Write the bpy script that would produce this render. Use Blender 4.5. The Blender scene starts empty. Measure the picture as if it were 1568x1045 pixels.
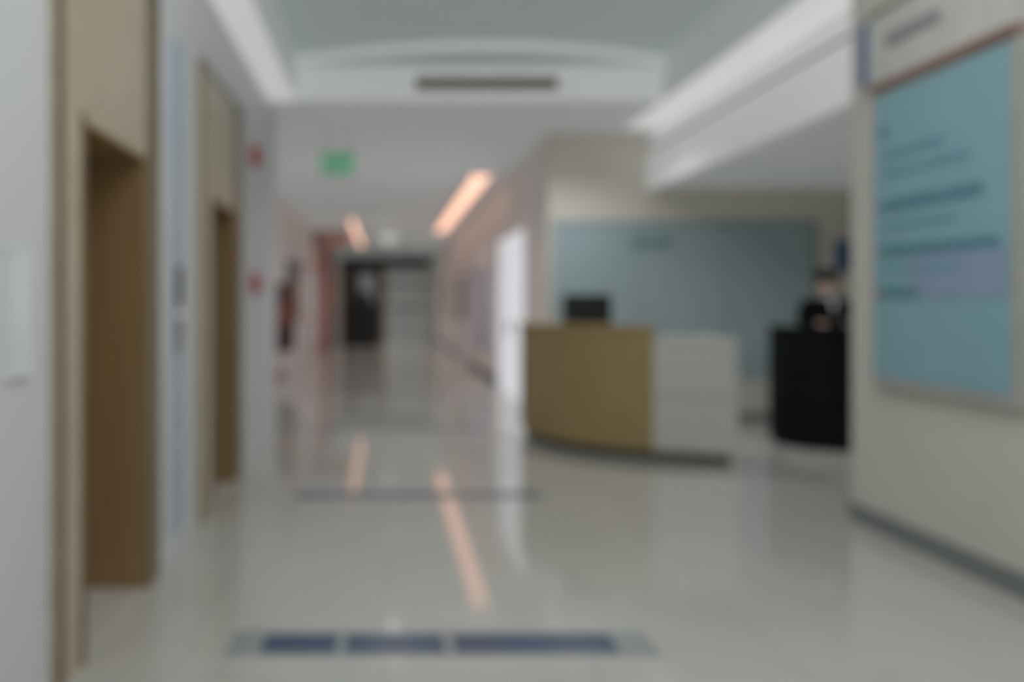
import bpy, bmesh, math, random
from mathutils import Vector, Matrix
random.seed(4)
DOF=True
S=bpy.context.scene
S.view_settings.view_transform='Standard'
S.view_settings.look='None'
# ---------------------------------------------------------------- materials
def lin(c):
    return tuple(((v/255)/12.92 if v/255<=0.04045 else ((v/255+0.055)/1.055)**2.4) for v in c)+(1,)
def mat(name,c,rough=0.6,spec=0.3,metal=0,em=None,es=0,var=0.06,scale=6,coat=0,stretch=None):
    m=bpy.data.materials.new(name); m.use_nodes=True
    nt=m.node_tree; b=nt.nodes['Principled BSDF']
    c=lin(c)
    tc=nt.nodes.new('ShaderNodeTexCoord'); mp=nt.nodes.new('ShaderNodeMapping')
    n=nt.nodes.new('ShaderNodeTexNoise'); n.inputs['Scale'].default_value=scale; n.inputs['Detail'].default_value=4
    r=nt.nodes.new('ShaderNodeValToRGB')
    r.color_ramp.elements[0].position=.3; r.color_ramp.elements[1].position=.7
    r.color_ramp.elements[0].color=tuple(v*(1-var) for v in c[:3])+(1,)
    r.color_ramp.elements[1].color=tuple(min(1,v*(1+var)) for v in c[:3])+(1,)
    if stretch: mp.inputs['Scale'].default_value=stretch
    nt.links.new(tc.outputs['Object'],mp.inputs['Vector']); nt.links.new(mp.outputs[0],n.inputs['Vector'])
    nt.links.new(n.outputs['Fac'],r.inputs['Fac']); nt.links.new(r.outputs[0],b.inputs['Base Color'])
    b.inputs['Roughness'].default_value=rough; b.inputs['Metallic'].default_value=metal
    b.inputs['Specular IOR Level'].default_value=spec
    b.inputs['Coat Weight'].default_value=coat
    if em: 
        b.inputs['Emission Color'].default_value=lin(em); b.inputs['Emission Strength'].default_value=es
    return m
M={}
M['wall']=mat('wall_paint_white',(212,214,216),.5,.3,var=.02,scale=2)
M['wallbeige']=mat('wall_paint_beige',(207,204,197),.6,.25,var=.02,scale=2)
M['wallback']=mat('wall_paint_cream',(226,220,210),.6,.25,var=.02,scale=2)
M['wallpink']=mat('wall_paint_warm_glow',(224,217,214),.6,.25,var=.03,scale=2,em=(240,228,225),es=.04)  # faint emission mixed in so the corridor walls look lighter
M['ceil']=mat('ceiling_paint_glow',(216,219,219),.8,.1,var=.015,scale=2,em=(235,243,243),es=.12)  # emission serves as flat fill light; the ceiling is no luminaire
M['ceilbright']=mat('ceiling_bulkhead_glow',(230,231,231),.8,.1,var=.015,scale=2,em=(248,250,252),es=.18)  # stronger glow put into the material to brighten bulkhead and tray faces
M['ceilgrey']=mat('ceiling_grey_panel_glow',(196,202,203),.8,.1,var=.015,scale=2,em=(220,236,238),es=.12)  # grey panel carries the same added fill glow
M['strip']=mat('light_strip',(230,230,230),.5,em=(255,255,255),es=.34)
M['peach']=mat('warm_lamp',(255,220,200),.5,em=(255,198,168),es=1.4)
M['beige']=mat('elevator_beige_stone',(182,170,148),.35,.4,var=.06,scale=8)
M['bronzeedge']=mat('bronze_trim',(116,102,74),.35,.5,metal=.2)
M['bronze']=mat('bronze_panel',(150,122,84),.4,.5,metal=.1,var=.1,scale=3,stretch=(8,8,.6))
M['sill']=mat('sill_stone',(190,188,182),.3,.4)
M['wood']=mat('oak_laminate',(167,144,102),.5,.3,var=.1,scale=5,stretch=(1,1,9))
M['whitelam']=mat('white_laminate',(204,204,198),.4,.3,var=.02)
M['black']=mat('black_laminate',(8,11,15),.6,.2)
M['blackplastic']=mat('black_plastic',(18,18,18),.35,.5)
M['dark']=mat('dark_base',(92,92,84),.5,.3)
M['base']=mat('baseboard_grey',(128,134,130),.45,.3)
M['teal']=mat('teal_glass',(164,182,187),.3,.5,var=.05,scale=.6)
M['tealedge']=mat('teal_edge',(110,142,144),.3,.5)
M['cyan']=mat('sign_cyan',(136,178,190),.4,.4,var=.05,scale=1)
M['lilac']=mat('sign_lilac',(142,164,188),.4,.4)
M['cyantext']=mat('sign_text_teal',(92,138,154),.5)
M['cyantext2']=mat('sign_text_soft',(114,162,178),.5)
M['header']=mat('sign_header_white',(200,200,196),.4)
M['blue']=mat('sign_blue',(78,112,158),.4)
M['brownline']=mat('sign_brown',(150,120,110),.4)
M['textgrey']=mat('sign_text_grey',(135,138,140),.5)
M['frame']=mat('sign_frame',(178,180,174),.35,.5,metal=.2)
M['navy']=mat('floor_inlay_navy',(62,78,108),.25,.5)
M['inlay']=mat('floor_inlay_grey',(146,154,154),.25,.5)
M['inlay2']=mat('floor_inlay_slate',(106,112,128),.25,.5)
M['red']=mat('red_plastic',(190,40,55),.4)
M['green']=mat('exit_green',(95,190,145),.4,em=(120,215,165),es=.25)
M['steel']=mat('steel',(150,152,155),.3,.5,metal=.8)
M['doorwhite']=mat('door_white_glow',(226,228,232),.4,em=(235,240,248),es=.5)  # emission makes the leaf itself glow, to streak the polished floor
M['boardwhite']=mat('board_white',(226,228,232),.4)
M['darkglass']=mat('dark_glass',(66,72,70),.15,.5)
M['greenglass']=mat('green_grey_glass_glow',(150,158,154),.2,.5,em=(165,175,170),es=.15)  # glow added to the glass to brighten the corridor end
M['redbrown']=mat('red_brown_trim',(156,92,78),.45)
M['pinktrim']=mat('pink_trim',(210,166,160),.5)
M['darkpanel']=mat('dark_board',(36,38,36),.4)
M['blueposter']=mat('poster_blue',(182,188,215),.5)
M['bluewhite']=mat('wall_panel_blue',(176,190,206),.35,.4)
M['vent']=mat('vent_olive',(144,140,122),.5)
M['skin']=mat('skin',(214,184,168),.5,.3,var=.04)
M['hair']=mat('hair',(20,18,18),.6)
M['cloth']=mat('uniform_black',(14,16,21),.8,.1)
M['shirt']=mat('shirt_white',(215,215,220),.8,.1)
M['lips']=mat('lips',(165,95,90),.5)
M['eyew']=mat('eye_white',(230,230,230),.3)
M['shade']=mat('lamp_white',(240,240,240),.4,em=(255,250,240),es=.3)
# tiled polished floor
def floor_mat():
    m=bpy.data.materials.new('polished_tile'); m.use_nodes=True; nt=m.node_tree; b=nt.nodes['Principled BSDF']
    tc=nt.nodes.new('ShaderNodeTexCoord')
    br=nt.nodes.new('ShaderNodeTexBrick'); br.offset=0; br.squash=1
    br.inputs['Scale'].default_value=1; br.inputs['Brick Width'].default_value=.8; br.inputs['Row Height'].default_value=.8
    br.inputs['Mortar Size'].default_value=.004; br.inputs['Mortar Smooth'].default_value=.3
    br.inputs['Color1'].default_value=lin((190,189,184)); br.inputs['Color2'].default_value=lin((194,193,188)); br.inputs['Mortar'].default_value=lin((172,172,170))
    n=nt.nodes.new('ShaderNodeTexNoise'); n.inputs['Scale'].default_value=3
    mx=nt.nodes.new('ShaderNodeMixRGB'); mx.blend_type='MULTIPLY'; mx.inputs[0].default_value=.08
    nt.links.new(tc.outputs['Object'],br.inputs['Vector']); nt.links.new(tc.outputs['Object'],n.inputs['Vector'])
    nt.links.new(br.outputs['Color'],mx.inputs[1]); nt.links.new(n.outputs['Fac'],mx.inputs[2]); nt.links.new(mx.outputs[0],b.inputs['Base Color'])
    b.inputs['Roughness'].default_value=.07; b.inputs['Specular IOR Level'].default_value=.65
    return m
M['floor']=floor_mat()
# ---------------------------------------------------------------- builder
class B:
    def __init__(s,name,parent=None):
        s.name=name; s.bm=bmesh.new(); s.ms=[]; s.parent=parent
    def mi(s,m):
        m=M[m]
        if m not in s.ms: s.ms.append(m)
        return s.ms.index(m)
    def box(s,x0,x1,y0,y1,z0,z1,m,rot=None):
        k=s.mi(m); vs=[s.bm.verts.new(p) for p in [(x0,y0,z0),(x1,y0,z0),(x1,y1,z0),(x0,y1,z0),(x0,y0,z1),(x1,y0,z1),(x1,y1,z1),(x0,y1,z1)]]
        for f in [(3,2,1,0),(4,5,6,7),(0,1,5,4),(1,2,6,5),(2,3,7,6),(3,0,4,7)]:
            s.bm.faces.new([vs[i] for i in f]).material_index=k
        return vs
    def quad(s,pts,m):
        s.bm.faces.new([s.bm.verts.new(p) for p in pts]).material_index=s.mi(m)
    def sweep(s,path,o0,o1,z0,z1,m):
        """rect section between offsets o0..o1 (left of path) swept along path"""
        k=s.mi(m); rings=[]
        for i,p in enumerate(path):
            a=Vector(path[max(0,i-1)]); b=Vector(path[min(len(path)-1,i+1)]); d=(b-a).normalized(); n=Vector((-d.y,d.x)); p=Vector(p)
            q0=p+n*o0; q1=p+n*o1
            rings.append([s.bm.verts.new(v) for v in [(q0.x,q0.y,z0),(q1.x,q1.y,z0),(q1.x,q1.y,z1),(q0.x,q0.y,z1)]])
        for a,b in zip(rings,rings[1:]):
            for j in range(4):
                f=s.bm.faces.new([a[j],a[(j+1)%4],b[(j+1)%4],b[j]]); f.material_index=k
        s.bm.faces.new(rings[0][::-1]).material_index=k; s.bm.faces.new(rings[-1]).material_index=k
    def cyl(s,c,r,h,m,axis='z',seg=24,r2=None):
        k=s.mi(m); r2=r if r2 is None else r2
        R={'z':Matrix.Identity(4),'x':Matrix.Rotation(math.pi/2,4,'Y'),'y':Matrix.Rotation(-math.pi/2,4,'X')}[axis]
        g=bmesh.ops.create_cone(s.bm,cap_ends=True,segments=seg,radius1=r,radius2=r2,depth=h,matrix=Matrix.Translation(c)@R)
        for v in g['verts']:
            for f in v.link_faces: f.material_index=k
    def ball(s,c,r,m,sc=(1,1,1),seg=20):
        k=s.mi(m)
        g=bmesh.ops.create_uvsphere(s.bm,u_segments=seg,v_segments=seg//2+2,radius=r,matrix=Matrix.Translation(c)@Matrix.Diagonal((*sc,1)))
        for v in g['verts']:
            for f in v.link_faces: f.material_index=k; f.smooth=True
        return g['verts']
    def done(s,bevel=0,smooth=False,loc=None):
        bmesh.ops.recalc_face_normals(s.bm,faces=s.bm.faces)
        me=bpy.data.meshes.new(s.name); s.bm.to_mesh(me); s.bm.free()
        for m in s.ms: me.materials.append(m)
        o=bpy.data.objects.new(s.name,me); S.collection.objects.link(o)
        if s.parent: o.parent=s.parent
        if smooth:
            for p in me.polygons: p.use_smooth=True
        if bevel:
            md=o.modifiers.new('bevel','BEVEL'); md.width=bevel; md.segments=2; md.limit_method='ANGLE'
        return o
def empty(name):
    e=bpy.data.objects.new(name,None); S.collection.objects.link(e); return e
# ---------------------------------------------------------------- dimensions
LX=-1.2; H=3.45; RX=3.02; RXB=3.2; YB=10.2; CR=1.95; CL=-2.0; YE=32; Y0=-1.5; AX=5.7; AH=2.78; YT=8.6
b=B('floor'); b.box(-2.2,5.9,Y0,YE+.2,-.1,0,'floor'); b.done()
# ceiling with cove tray
b=B('ceiling')
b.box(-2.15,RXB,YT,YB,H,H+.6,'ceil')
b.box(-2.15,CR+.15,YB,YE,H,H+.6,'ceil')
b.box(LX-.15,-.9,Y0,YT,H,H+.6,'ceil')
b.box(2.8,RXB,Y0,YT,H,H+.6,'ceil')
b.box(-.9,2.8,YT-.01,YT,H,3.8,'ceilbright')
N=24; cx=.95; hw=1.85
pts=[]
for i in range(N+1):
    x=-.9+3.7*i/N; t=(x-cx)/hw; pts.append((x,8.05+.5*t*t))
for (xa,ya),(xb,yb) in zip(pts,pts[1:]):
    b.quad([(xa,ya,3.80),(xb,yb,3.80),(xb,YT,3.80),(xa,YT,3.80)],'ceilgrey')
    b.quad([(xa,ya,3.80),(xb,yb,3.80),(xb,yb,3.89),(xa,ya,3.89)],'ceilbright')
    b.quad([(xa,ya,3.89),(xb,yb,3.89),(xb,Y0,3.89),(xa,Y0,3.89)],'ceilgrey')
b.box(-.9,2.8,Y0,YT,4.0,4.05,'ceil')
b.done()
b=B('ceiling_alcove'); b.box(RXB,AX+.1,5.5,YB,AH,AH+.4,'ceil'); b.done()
b=B('trim_bulkhead')
b.box(RXB-.06,RXB,5.52,YB,AH-.02,3.2,'ceilbright'); b.box(RXB,RXB+.1,5.52,YB,AH+.4,H+.3,'ceil'); b.box(RXB-.02,RXB,5.52,YB,3.2,3.25,'dark'); b.box(RXB-.03,RXB,5.52,YB,3.25,H,'ceilbright'); b.done()  # dark strip stands in for shade in the gap above the bulkhead face
# walls
b=B('wall_left')
for y0,y1 in [(Y0,3.03),(4.39,5.4),(6.93,9.3)]: b.box(LX-.15,LX,y0,y1,0,H,'wall')
for y0,y1 in [(3.03,4.39),(5.4,6.93)]: b.box(LX-.15,LX,y0,y1,2.97,H,'wall')
b.box(LX,LX+.012,4.75,5.0,.1,2.9,'bluewhite')
b.done()
b=B('wall_left_return'); b.box(CL,LX-.15,9.15,9.3,0,H,'wall'); b.done()
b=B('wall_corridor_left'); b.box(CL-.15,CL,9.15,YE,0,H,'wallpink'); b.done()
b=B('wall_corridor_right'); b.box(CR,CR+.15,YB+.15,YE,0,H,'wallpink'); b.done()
b=B('wall_back'); b.box(CR,AX+.1,YB,YB+.15,0,H,'wallback'); b.done()
b=B('wall_corridor_end'); b.box(CL-.15,CR+.15,YE,YE+.15,0,H,'greenglass'); b.done()
b=B('wall_right'); b.box(RX,RXB,Y0,5.5,0,H,'wallbeige'); b.done()
b=B('wall_alcove_right'); b.box(AX,AX+.1,5.5,YB,0,AH,'wallbeige'); b.done()
b=B('wall_alcove_front'); b.box(RXB,AX+.1,5.4,5.5,0,AH+.4,'wallbeige'); b.done()
# baseboards
b=B('baseboard_right'); b.box(RX-.015,RX,Y0,5.5,0,.12,'base'); b.done()
b=B('baseboard_left')
for y0,y1 in [(Y0,3.0),(4.42,5.37),(6.96,9.3)]: b.box(LX,LX+.01,y0,y1,0,.06,'wall')
b.done()
b=B('baseboard_back'); b.box(5.2,AX,YB-.012,YB,0,.1,'base'); b.done()
b=B('baseboard_corridor_right'); b.box(CR-.012,CR,YB,YE,0,.12,'inlay2'); b.done()
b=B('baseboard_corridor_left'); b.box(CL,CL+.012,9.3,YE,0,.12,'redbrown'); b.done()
# cove lights
for nm,x0,x1,y1 in [('cove_light_strip',-1.17,-.9,YT-.05),('cove_light_strip',2.8,3.16,YB-.4)]:
    b=B(nm); b.box(x0,x1,Y0+.2,y1 if y1<YT else YB-.3,H-.015,H,'strip'); b.done()
# air vent
b=B('air_vent'); b.box(.3,1.75,YT-.03,YT,3.56,3.69,'frame'); b.box(.33,1.72,YT-.036,YT-.03,3.58,3.67,'vent')
for i in range(4): b.box(.34,1.71,YT-.05,YT-.036,3.588+.021*i,3.6+.021*i,'vent')
b.done()
# elevators
def elevator(y0,ya,yb,y1):
    b=B('elevator'); f=LX+.03; d=-1.62
    b.box(d,f,y0,ya,0,2.97,'beige'); b.box(d,f,yb,y1,0,2.97,'beige'); b.box(d,f,ya,yb,2.12,2.97,'beige')
    b.box(f,f+.008,y0,y0+.05,0,2.97,'bronzeedge'); b.box(f,f+.008,yb+.01,y1,0,2.97,'bronzeedge'); b.box(f,f+.008,ya-.03,ya,0,2.14,'bronzeedge')
    b.box(f,f+.008,y0,y1,2.94,2.97,'bronzeedge')
    # jamb linings
    b.box(d,f,yb-.012,yb,0,2.12,'bronze'); b.box(d,f,ya,ya+.012,0,2.12,'bronze'); b.box(d,f,ya+.012,yb-.012,2.10,2.12,'bronze')
    m=(ya+yb)/2
    b.box(d-.04,d,y0,m-.004,0,2.12,'bronze'); b.box(d-.04,d,m+.004,y1,0,2.12,'bronze'); b.box(d-.06,d-.04,y0,y1,0,2.2,'dark')
    b.box(d,f,ya+.012,yb-.012,0,.008,'sill')
    b.done()
elevator(3.03,3.3,4.16,4.39); elevator(5.4,5.75,6.66,6.93)
b=B('elevator_call_panel'); b.box(LX+.012,LX+.024,4.8,4.93,1.12,1.62,'steel'); b.box(LX+.024,LX+.03,4.82,4.91,1.42,1.6,'blackplastic')
b.cyl((LX+.027,4.865,1.34),.02,.01,'shade','x'); b.cyl((LX+.027,4.865,1.24),.02,.01,'dark','x'); b.done()
b=B('wall_reflection_patch'); b.box(LX,LX+.015,2.69,2.85,1.17,1.57,'boardwhite'); b.box(LX,LX+.017,2.68,2.86,1.16,1.17,'boardwhite'); b.box(LX,LX+.017,2.68,2.86,1.57,1.58,'boardwhite'); b.done()  # white patch modelled in place of a bright reflection on the wall
for z in (2.74,1.58):
    b=B('fire_alarm'); b.box(LX,LX+.02,7.61,7.83,z-.1,z+.1,'red'); b.cyl((LX+.04,7.72,z),.085,.04,'red','x'); b.cyl((LX+.063,7.72,z),.02,.01,'whitelam','x'); b.done(.004)
# exit sign
b=B('exit_sign'); b.box(-.75,-.37,9.98,10.03,2.93,3.17,'green'); b.box(-.77,-.35,9.97,10.04,3.17,3.19,'frame'); b.box(-.77,-.35,9.97,10.04,2.91,2.93,'frame')
for x in (-.68,-.44): b.cyl((x,10.0,3.32),.006,.26,'steel')
for i in range(4): b.box(-.7+.075*i,-.65+.075*i,9.974,9.98,3.0,3.1,'whitelam')
b.done()
# corridor lights
def lamp(x0,x1,y0,y1):
    b=B('ceiling_light_panel'); b.box(x0,x1,y0,y1,H-.03,H,'peach'); b.box(x0-.03,x0,y0,y1,H-.04,H,'frame'); b.box(x1,x1+.03,y0,y1,H-.04,H,'frame'); b.done()
lamp(1.38,1.68,13.6,24); lamp(-.9,-.75,21,30)
# floor inlays
def inlay(y,segs,h,gm,outer):
    b=B('floor_inlay'); b.box(outer[0],outer[1],y-h,y+h,0,.002,'inlay')
    for a,c in segs: b.box(a,c,y-h*.72,y+h*.72,.002,.004,gm)
    b.done()
inlay(3.49,[(-.5,-.2),(-.16,.24),(.28,.94)],.13,'navy',(-.64,1.1))  # gaps in the navy stand for lamp reflections crossing the strip
inlay(6.2,[(-.62,0),(.03,.5),(.53,1.1)],.12,'inlay2',(-.66,1.15))
inlay(9.5,[(-.62,0),(.03,.5),(.53,1.1)],.12,'inlay2',(-1.3,1.15))
inlay(12.9,[(-.62,1.1)],.1,'inlay2',(-1.3,1.2))
inlay(16.5,[(-.62,1.1)],.1,'inlay2',(-1.3,1.2))
# ---------------------------------------------------------------- reception
ctl=[(1.45,9.1),(1.47,8.7),(1.56,8.35),(1.7,8.07),(1.9,7.85),(2.14,7.69),(2.39,7.575)]
def cr(P,n=6):
    out=[]
    for i in range(len(P)-1):
        p0=Vector(P[max(0,i-1)]);p1=Vector(P[i]);p2=Vector(P[i+1]);p3=Vector(P[min(len(P)-1,i+2)])
        for k in range(n):
            t=k/n; q=.5*((2*p1)+(p2-p0)*t+(2*p0-5*p1+4*p2-p3)*t*t+(3*p1-p0-3*p2+p3)*t**3); out.append((q.x,q.y))
    out.append(P[-1]); return out
wp=cr(ctl); wh=[(2.39,7.575),(2.55,7.505),(2.7,7.44),(2.85,7.37),(3.0,7.31)]
b=B('reception_counter')
b.sweep(wp,0,.05,.09,1.16,'wood'); b.sweep(wp,-.02,.34,1.16,1.2,'wood')
b.sweep(wp,.06,.1,0,.09,'dark')
b.sweep(wh,.0,.05,.09,1.07,'whitelam'); b.sweep(wh,-.01,.4,1.07,1.1,'whitelam'); b.sweep(wh,.05,.1,0,.09,'dark')
b.sweep(wp+wh[1:],.34,.85,.72,.75,'whitelam')
b.box(2.99,3.04,7.31,8.15,0,1.1,'whitelam')
b.sweep(wh,-.004,0,.58,.586,'dark'); 
b.sweep([wp[0],wp[2]],.05,.8,0,.72,'wood')
b.sweep(wp[-8:-6],.3,.8,0,.72,'wood')
b.done(.004)
mx,my=1.98,8.32
b=B('computer_monitor'); b.box(mx-.235,mx+.235,my,my+.03,1.1,1.49,'blackplastic'); b.box(mx-.15,mx+.15,my-.03,my,1.16,1.38,'blackplastic')
b.box(mx-.03,mx+.03,my-.05,my-.03,.77,1.3,'blackplastic'); b.box(mx-.12,mx+.12,my-.13,my+.07,.75,.77,'blackplastic')
b.box(mx-.22,mx+.22,my+.03,my+.033,1.115,1.475,'darkglass'); b.done(.005)
b=B('keyboard'); b.box(mx-.2,mx+.2,my+.1,my+.22,.75,.765,'blackplastic')
for r in range(4):
    for c in range(12): b.box(mx-.19+c*.032,mx-.163+c*.032,my+.108+r*.027,my+.13+r*.027,.765,.77,'dark')
b.done()
# teal feature wall
b=B('glass_feature_panel')
xs=[2.0,3.05,4.1,5.14]
for a,c in zip(xs,xs[1:]): b.box(a+.004,c-.004,YB-.04,YB-.015,.52,2.36,'teal')
b.box(2.0,5.14,YB-.045,YB-.012,2.36,2.385,'tealedge'); b.box(2.0,5.14,YB-.045,YB-.012,.5,.52,'tealedge'); b.box(5.14,5.17,YB-.045,YB-.012,.5,2.385,'tealedge')
b.box(2.0,5.17,YB-.06,YB-.001,0,.5,'wallbeige'); b.box(2.0,5.17,YB-.07,YB-.06,0,.1,'base')
for i in range(6): b.box(2.93+.085*i,2.99+.085*i,YB-.05,YB-.04,2.1,2.19,'tealedge')
for i in range(6): b.box(2.94+.085*i,2.97+.085*i,YB-.05,YB-.04,2.04,2.07,'tealedge')
b.done()
# ---------------------------------------------------------------- sign board
b=B('directory_sign'); fx=RX
y0,y1=3.98,5.17
b.box(fx-.05,fx,y0,y1,.9,2.68,'frame')
b.box(fx-.056,fx-.05,y0+.05,y1-.03,.96,2.64,'cyan')
b.box(fx-.06,fx-.056,y0+.05,y1-.35,1.42,1.68,'lilac')
def row(z,ya,yb,h,m,n):
    w=(yb-ya)/n
    for i in range(n):
        a=yb-w*(i+1)+w*.15; c=yb-w*i-w*.05
        b.box(fx-.064,fx-.056,a,c,z-h/2,z+h/2*random.uniform(.6,1),m)
row(2.42,y1-.16,y1-.1,.07,'blue',1)
row(2.28,4.5,5.05,.05,'cyantext2',8); row(2.17,4.3,5.05,.04,'cyantext2',11)
row(1.98,4.2,5.05,.07,'cyantext',9); row(1.86,4.4,5.05,.04,'cyantext2',9)
row(1.71,4.08,5.05,.07,'cyantext',10); row(1.6,4.4,5.05,.035,'cyantext2',9)
row(1.47,4.7,5.05,.07,'cyantext',4)
row(1.47,5.08,5.11,.07,'brownline',1); row(1.71,5.08,5.11,.05,'textgrey',1);row(1.98,5.08,5.11,.05,'textgrey',1)
b.box(fx-.08,fx,y0,y1,2.72,3.12,'header'); b.box(fx-.085,fx,y1,y1+.08,2.74,3.12,'blue'); b.box(fx-.085,fx,y0,y1,2.68,2.72,'brownline')
b.box(fx-.085,fx,y0,y1,3.12,3.15,'bronzeedge')
for i in range(5): b.box(fx-.088,fx-.08,4.5+.1*i,4.58+.1*i,2.9,2.97,'textgrey')
b.done(.003)
# ---------------------------------------------------------------- corridor furnishings
def door(name,side,y0,y1,h,leaf,trim,glass=None):
    b=B(name)
    x,s=(CR,-1) if side=='r' else (CL,1)
    def bx(a,c,ya,yb,za,zb,m): 
        p,q=x+s*a,x+s*c; b.box(min(p,q),max(p,q),ya,yb,za,zb,m)
    bx(0,.04,y0-.1,y0,0,h+.1,trim); bx(0,.04,y1,y1+.1,0,h+.1,trim); bx(0,.04,y0,y1,h,h+.1,trim)
    m=(y0+y1)/2
    bx(0,.025,y0,m-.005,0,h,leaf); bx(0,.025,m+.005,y1,0,h,leaf)
    if glass:
        bx(.025,.03,y0+.15,m-.15,1,h-.2,glass); bx(.025,.03,m+.15,y1-.15,1,h-.2,glass)
    bx(.03,.06,m-.07,m-.05,.9,1.15,'steel'); bx(.03,.06,m+.05,m+.07,.9,1.15,'steel')
    b.done()
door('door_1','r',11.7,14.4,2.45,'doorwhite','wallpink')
door('door_2','r',20,22.6,2.3,'boardwhite','pinktrim','darkglass')
door('door_3','r',26,28,2.3,'boardwhite','redbrown','darkglass')
door('door_4','l',20,23.5,2.3,'boardwhite','pinktrim')
door('door_5','l',16.8,19.4,2.5,'boardwhite','boardwhite','darkglass')
b=B('poster_board'); b.box(CR-.03,CR,16.3,18.2,.5,2.1,'blueposter'); b.box(CR-.04,CR-.03,16.3,18.2,2.1,2.13,'frame'); b.box(CR-.04,CR-.03,16.3,18.2,.47,.5,'frame'); b.done()
# fire cabinet
b=B('fire_hose_cabinet'); b.box(CL,CL+.22,15.7,16.5,.5,1.8,'redbrown'); b.box(CL+.22,CL+.24,15.75,16.45,.55,1.1,'darkpanel'); b.box(CL+.22,CL+.24,15.75,16.45,1.2,1.75,'redbrown'); b.box(CL+.02,CL+.2,15.69,15.7,.52,1.0,'darkpanel'); b.box(CL+.02,CL+.2,15.69,15.7,1.35,1.78,'darkglass'); b.done(.01)
b=B('trim_column'); b.box(CL,CL+.28,27.0,28.1,0,3.2,'redbrown'); b.done(.01)
b=B('trim_portal'); b.box(CL,CL+.12,23.8,24.3,0,H,'pinktrim'); b.box(CL,-1.0,23.8,24.3,3.0,H,'pinktrim'); b.done(.01)
# end double doors
b=B('door_6'); e=YE
b.box(-1.7,-1.6,e-.06,e,0,2.7,'redbrown'); b.box(-.1,0,e-.06,e,0,2.7,'redbrown'); b.box(1.6,1.7,e-.06,e,0,2.7,'pinktrim'); b.box(-1.7,1.7,e-.06,e,2.7,3.1,'darkpanel')
b.box(-1.6,-.1,e-.04,e,0,2.7,'darkglass'); b.box(-.95,-.45,e-.045,e-.04,1.5,2.5,'greenglass'); b.box(0,.78,e-.04,e,0,2.7,'greenglass'); b.box(.82,1.6,e-.04,e,0,2.7,'greenglass')
b.box(0,1.6,e-.045,e-.04,1.2,1.28,'darkglass'); b.box(0,1.6,e-.045,e-.04,2.1,2.18,'darkglass')
b.box(.7,.74,e-.09,e-.04,1,1.3,'steel'); b.box(.86,.9,e-.09,e-.04,1,1.3,'steel'); b.done()
b=B('check_in_desk'); b.box(-1.4,-.2,27.4,28.2,0,1.25,'darkpanel'); b.box(-1.45,-.15,27.35,28.25,1.25,1.31,'darkpanel'); b.box(-1.2,-.5,27.7,27.75,1.36,1.8,'blackplastic'); b.box(-.9,-.8,27.72,27.74,1.31,1.36,'blackplastic'); b.done()
b=B('hanging_direction_sign'); b.box(-.5,.6,22,22.06,2.85,3.15,'greenglass'); b.cyl((-.3,22.03,3.3),.01,.3,'steel'); b.cyl((.4,22.03,3.3),.01,.3,'steel'); b.box(-.4,.1,21.99,22,2.93,3.07,'whitelam'); b.done()
# ---------------------------------------------------------------- guard podium
pc=(4.46,8.54); R=.58; PH=1.18
arc=[(pc[0]+R*math.cos(a),pc[1]+R*math.sin(a)) for a in [math.radians(175+i*10) for i in range(20)]]
b=B('security_podium')
b.sweep(arc,0,.04,.06,PH-.03,'black'); b.sweep(arc,-.015,.55,PH-.03,PH,'black'); b.sweep(arc,.04,.08,0,.06,'black')
b.sweep(arc,-.006,0,.55,.56,'darkpanel')
b.done(.003)
# ---------------------------------------------------------------- security guard
G=empty('security_guard'); G.location=(4.60,8.86,0)
def skin(name,verts,edges,m,lvl=2):
    me=bpy.data.meshes.new(name); me.from_pydata([v[:3] for v in verts],edges,[]); me.materials.append(M[m])
    o=bpy.data.objects.new(name,me); S.collection.objects.link(o); o.parent=G
    sk=o.modifiers.new('skin','SKIN'); sk.use_smooth_shade=True
    for i,v in enumerate(verts):
        sv=me.skin_vertices[0].data[i]; r=v[3]; sv.radius=(r,v[4] if len(v)>4 else r); sv.use_root=(i==0)
    ss=o.modifiers.new('sub','SUBSURF'); ss.levels=lvl; ss.render_levels=lvl
    return o
V=[(0,0,.95,.16,.12),(0,0,1.12,.16,.13),(0,-.01,1.3,.2,.14),(0,-.01,1.4,.15,.11),(0,0,1.46,.06,.06)]
E=[(0,1),(1,2),(2,3),(3,4)]
hz=PH+.025
for s in (-1,1):
    k=len(V)
    V+=[(s*.2,0,1.39,.078),(s*.28,-.02,1.21,.062),(s*.235,-.27,hz+.015,.036)]
    E+=[(3,k),(k,k+1),(k+1,k+2)]
    k=len(V)
    V+=[(s*.1,0,.86,.1),(s*.105,-.01,.48,.065),(s*.11,.01,.1,.05)]
    E+=[(0,k),(k,k+1),(k+1,k+2)]
skin('uniform',V,E,'cloth')
for s in (-1,1):
    b=B('shoe',G); vs=b.ball((s*.11,-.05,.045),.06,'blackplastic',(.75,2.1,.75)); b.done()
    w=(s*.235,-.29,hz)
    V=[(w[0],w[1]-.055,hz-.005,.026,.014),(w[0],w[1],hz+.005,.024,.02),(w[0],w[1]-.095,hz-.007,.034,.012)]
    E=[(0,1),(0,2)]
    skin('palm',V,E,'skin',1)
    for i,L in enumerate((.062,.075,.07,.055)):
        fx_=w[0]+(i-1.5)*.019*(-s)
        skin('finger_%d'%(i+1),[(fx_,w[1]-.1,hz-.005,.009),(fx_,w[1]-.1-L*.5,hz-.001,.0085),(fx_,w[1]-.1-L*.85,hz-.01,.008),(fx_,w[1]-.1-L,hz-.017,.007)],[(0,1),(1,2),(2,3)],'skin',1)
    skin('thumb',[(w[0]-s*.02,w[1]-.04,hz-.005,.011),(w[0]-s*.042,w[1]-.07,hz-.01,.01),(w[0]-s*.046,w[1]-.1,hz-.015,.008)],[(0,1),(1,2)],'skin',1)
b=B('head',G)
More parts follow.
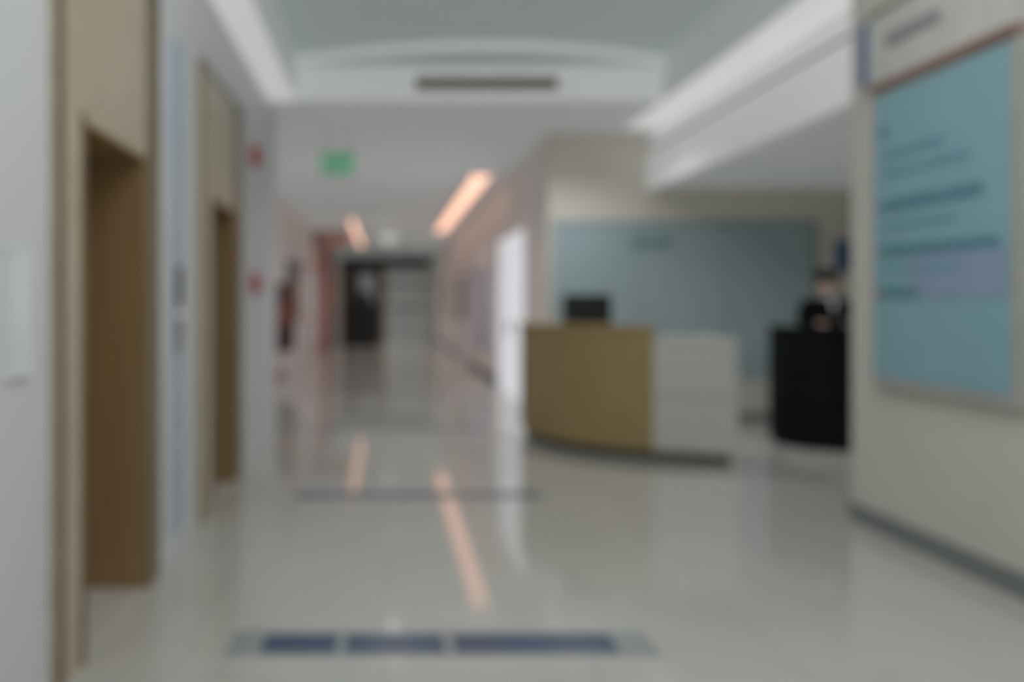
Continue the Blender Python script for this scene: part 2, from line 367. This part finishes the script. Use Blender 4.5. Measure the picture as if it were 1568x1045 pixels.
vs=b.ball((0,-.01,1.585),.1,'skin',(.76,.92,1.15),32)
for v in vs:
    if v.co.z<1.56 and v.co.y<0: v.co.x*=1-.9*(1.56-v.co.z)*1.8
b.cyl((0,.005,1.48),.052,.1,'skin'); b.ball((0,-.108,1.57),.014,'skin',(.8,1.1,1.6)); b.ball((0,-.098,1.535),.02,'lips',(1.1,.5,.3))
for s in (-1,1):
    b.ball((s*.077,0,1.58),.02,'skin',(.4,.9,1.5)); b.ball((s*.03,-.09,1.595),.012,'eyew',(1.3,.7,.7)); b.ball((s*.03,-.098,1.595),.006,'hair'); b.box(s*.03-.015,s*.03+.015,-.104,-.095,1.61,1.615,'hair')
b.ball((0,.03,1.605),.1,'hair',(.8,.8,1.05),24)
b.done()
b=B('cap',G); b.cyl((0,0,1.665),.098,.045,'cloth',r2=.1); b.cyl((0,0,1.705),.1,.035,'cloth',r2=.15); b.cyl((0,0,1.735),.15,.025,'cloth',r2=.125)
k=[(math.radians(a)) for a in range(200,341,10)]
vi=[(.09*math.cos(a),.09*math.sin(a),1.655) for a in k]; vo=[(.115*math.cos(a),.15*math.sin(a),1.64) for a in k]
for i in range(len(k)-1): b.quad([vi[i],vi[i+1],vo[i+1],vo[i]],'blackplastic')
b.box(-.015,.015,-.112,-.1,1.66,1.7,'steel'); b.done()
b=B('collar',G); b.cyl((0,-.005,1.46),.07,.045,'shirt',r2=.058)
b.quad([(-.035,-.145,1.43),(.035,-.145,1.43),(.006,-.16,1.3),(-.006,-.16,1.3)],'shirt'); b.done()
b=B('alcove_notice'); b.box(5.4,5.6,YB-.02,YB,1.8,2.15,'blue'); b.box(5.38,5.62,YB-.025,YB,2.15,2.17,'frame'); b.done()
# ---------------------------------------------------------------- downlights
def down(x,y,z,e,col=(1,1,1),fix=True):
    l=bpy.data.lights.new('downlight_lamp','SPOT'); l.energy=e; l.color=col; l.spot_size=math.radians(150); l.spot_blend=.8; l.shadow_soft_size=.06
    o=bpy.data.objects.new('downlight_lamp',l); o.location=(x,y,z-.03); S.collection.objects.link(o)
    if fix:
        b=B('downlight'); b.cyl((x,y,z-.008),.07,.016,'whitelam'); b.cyl((x,y,z-.018),.05,.006,'shade'); b.done()
for y,e in ((12,85),(17,115),(22,170),(28,260)): down(.1,y,H,e,(1,.94,.92))
down(.3,9.4,H,28); down(2.0,8.9,H,110)  # second lamp is an added wash for teal panel and back wall
down(3.9,7.9,AH,42,(1,.98,1)); down(4.7,7.7,AH,24)  # second spot is added to brighten the guard
def area(name,loc,sx,sy,e,rot=(0,0,0),col=(1,1,1)):
    l=bpy.data.lights.new(name,'AREA'); l.shape='RECTANGLE'; l.size=sx; l.size_y=sy; l.energy=e; l.color=col
    o=bpy.data.objects.new(name,l); o.location=loc; o.rotation_euler=rot; S.collection.objects.link(o)
area('unseen_fill_lamp',(1.0,2.6,3.85),2.6,4.5,64,col=(1,1,.985))  # fill light added above the view, with no panel modelled
w=bpy.data.worlds.new('world'); S.world=w; w.use_nodes=True
w.node_tree.nodes['Background'].inputs[0].default_value=(.96,.98,1,1); w.node_tree.nodes['Background'].inputs[1].default_value=.86
# ---------------------------------------------------------------- camera
cd=bpy.data.cameras.new('camera'); c=bpy.data.objects.new('camera',cd); S.collection.objects.link(c); S.camera=c
c.location=(0,0,1.4); c.rotation_euler=(math.pi/2,0,0); cd.sensor_width=36; cd.lens=1300/1568*36
cd.shift_x=(784-590)/1568; cd.shift_y=-(522.5-465)/1568; cd.clip_start=.05
if DOF:
    cd.dof.use_dof=True; cd.dof.focus_distance=.6; cd.dof.aperture_fstop=2.1
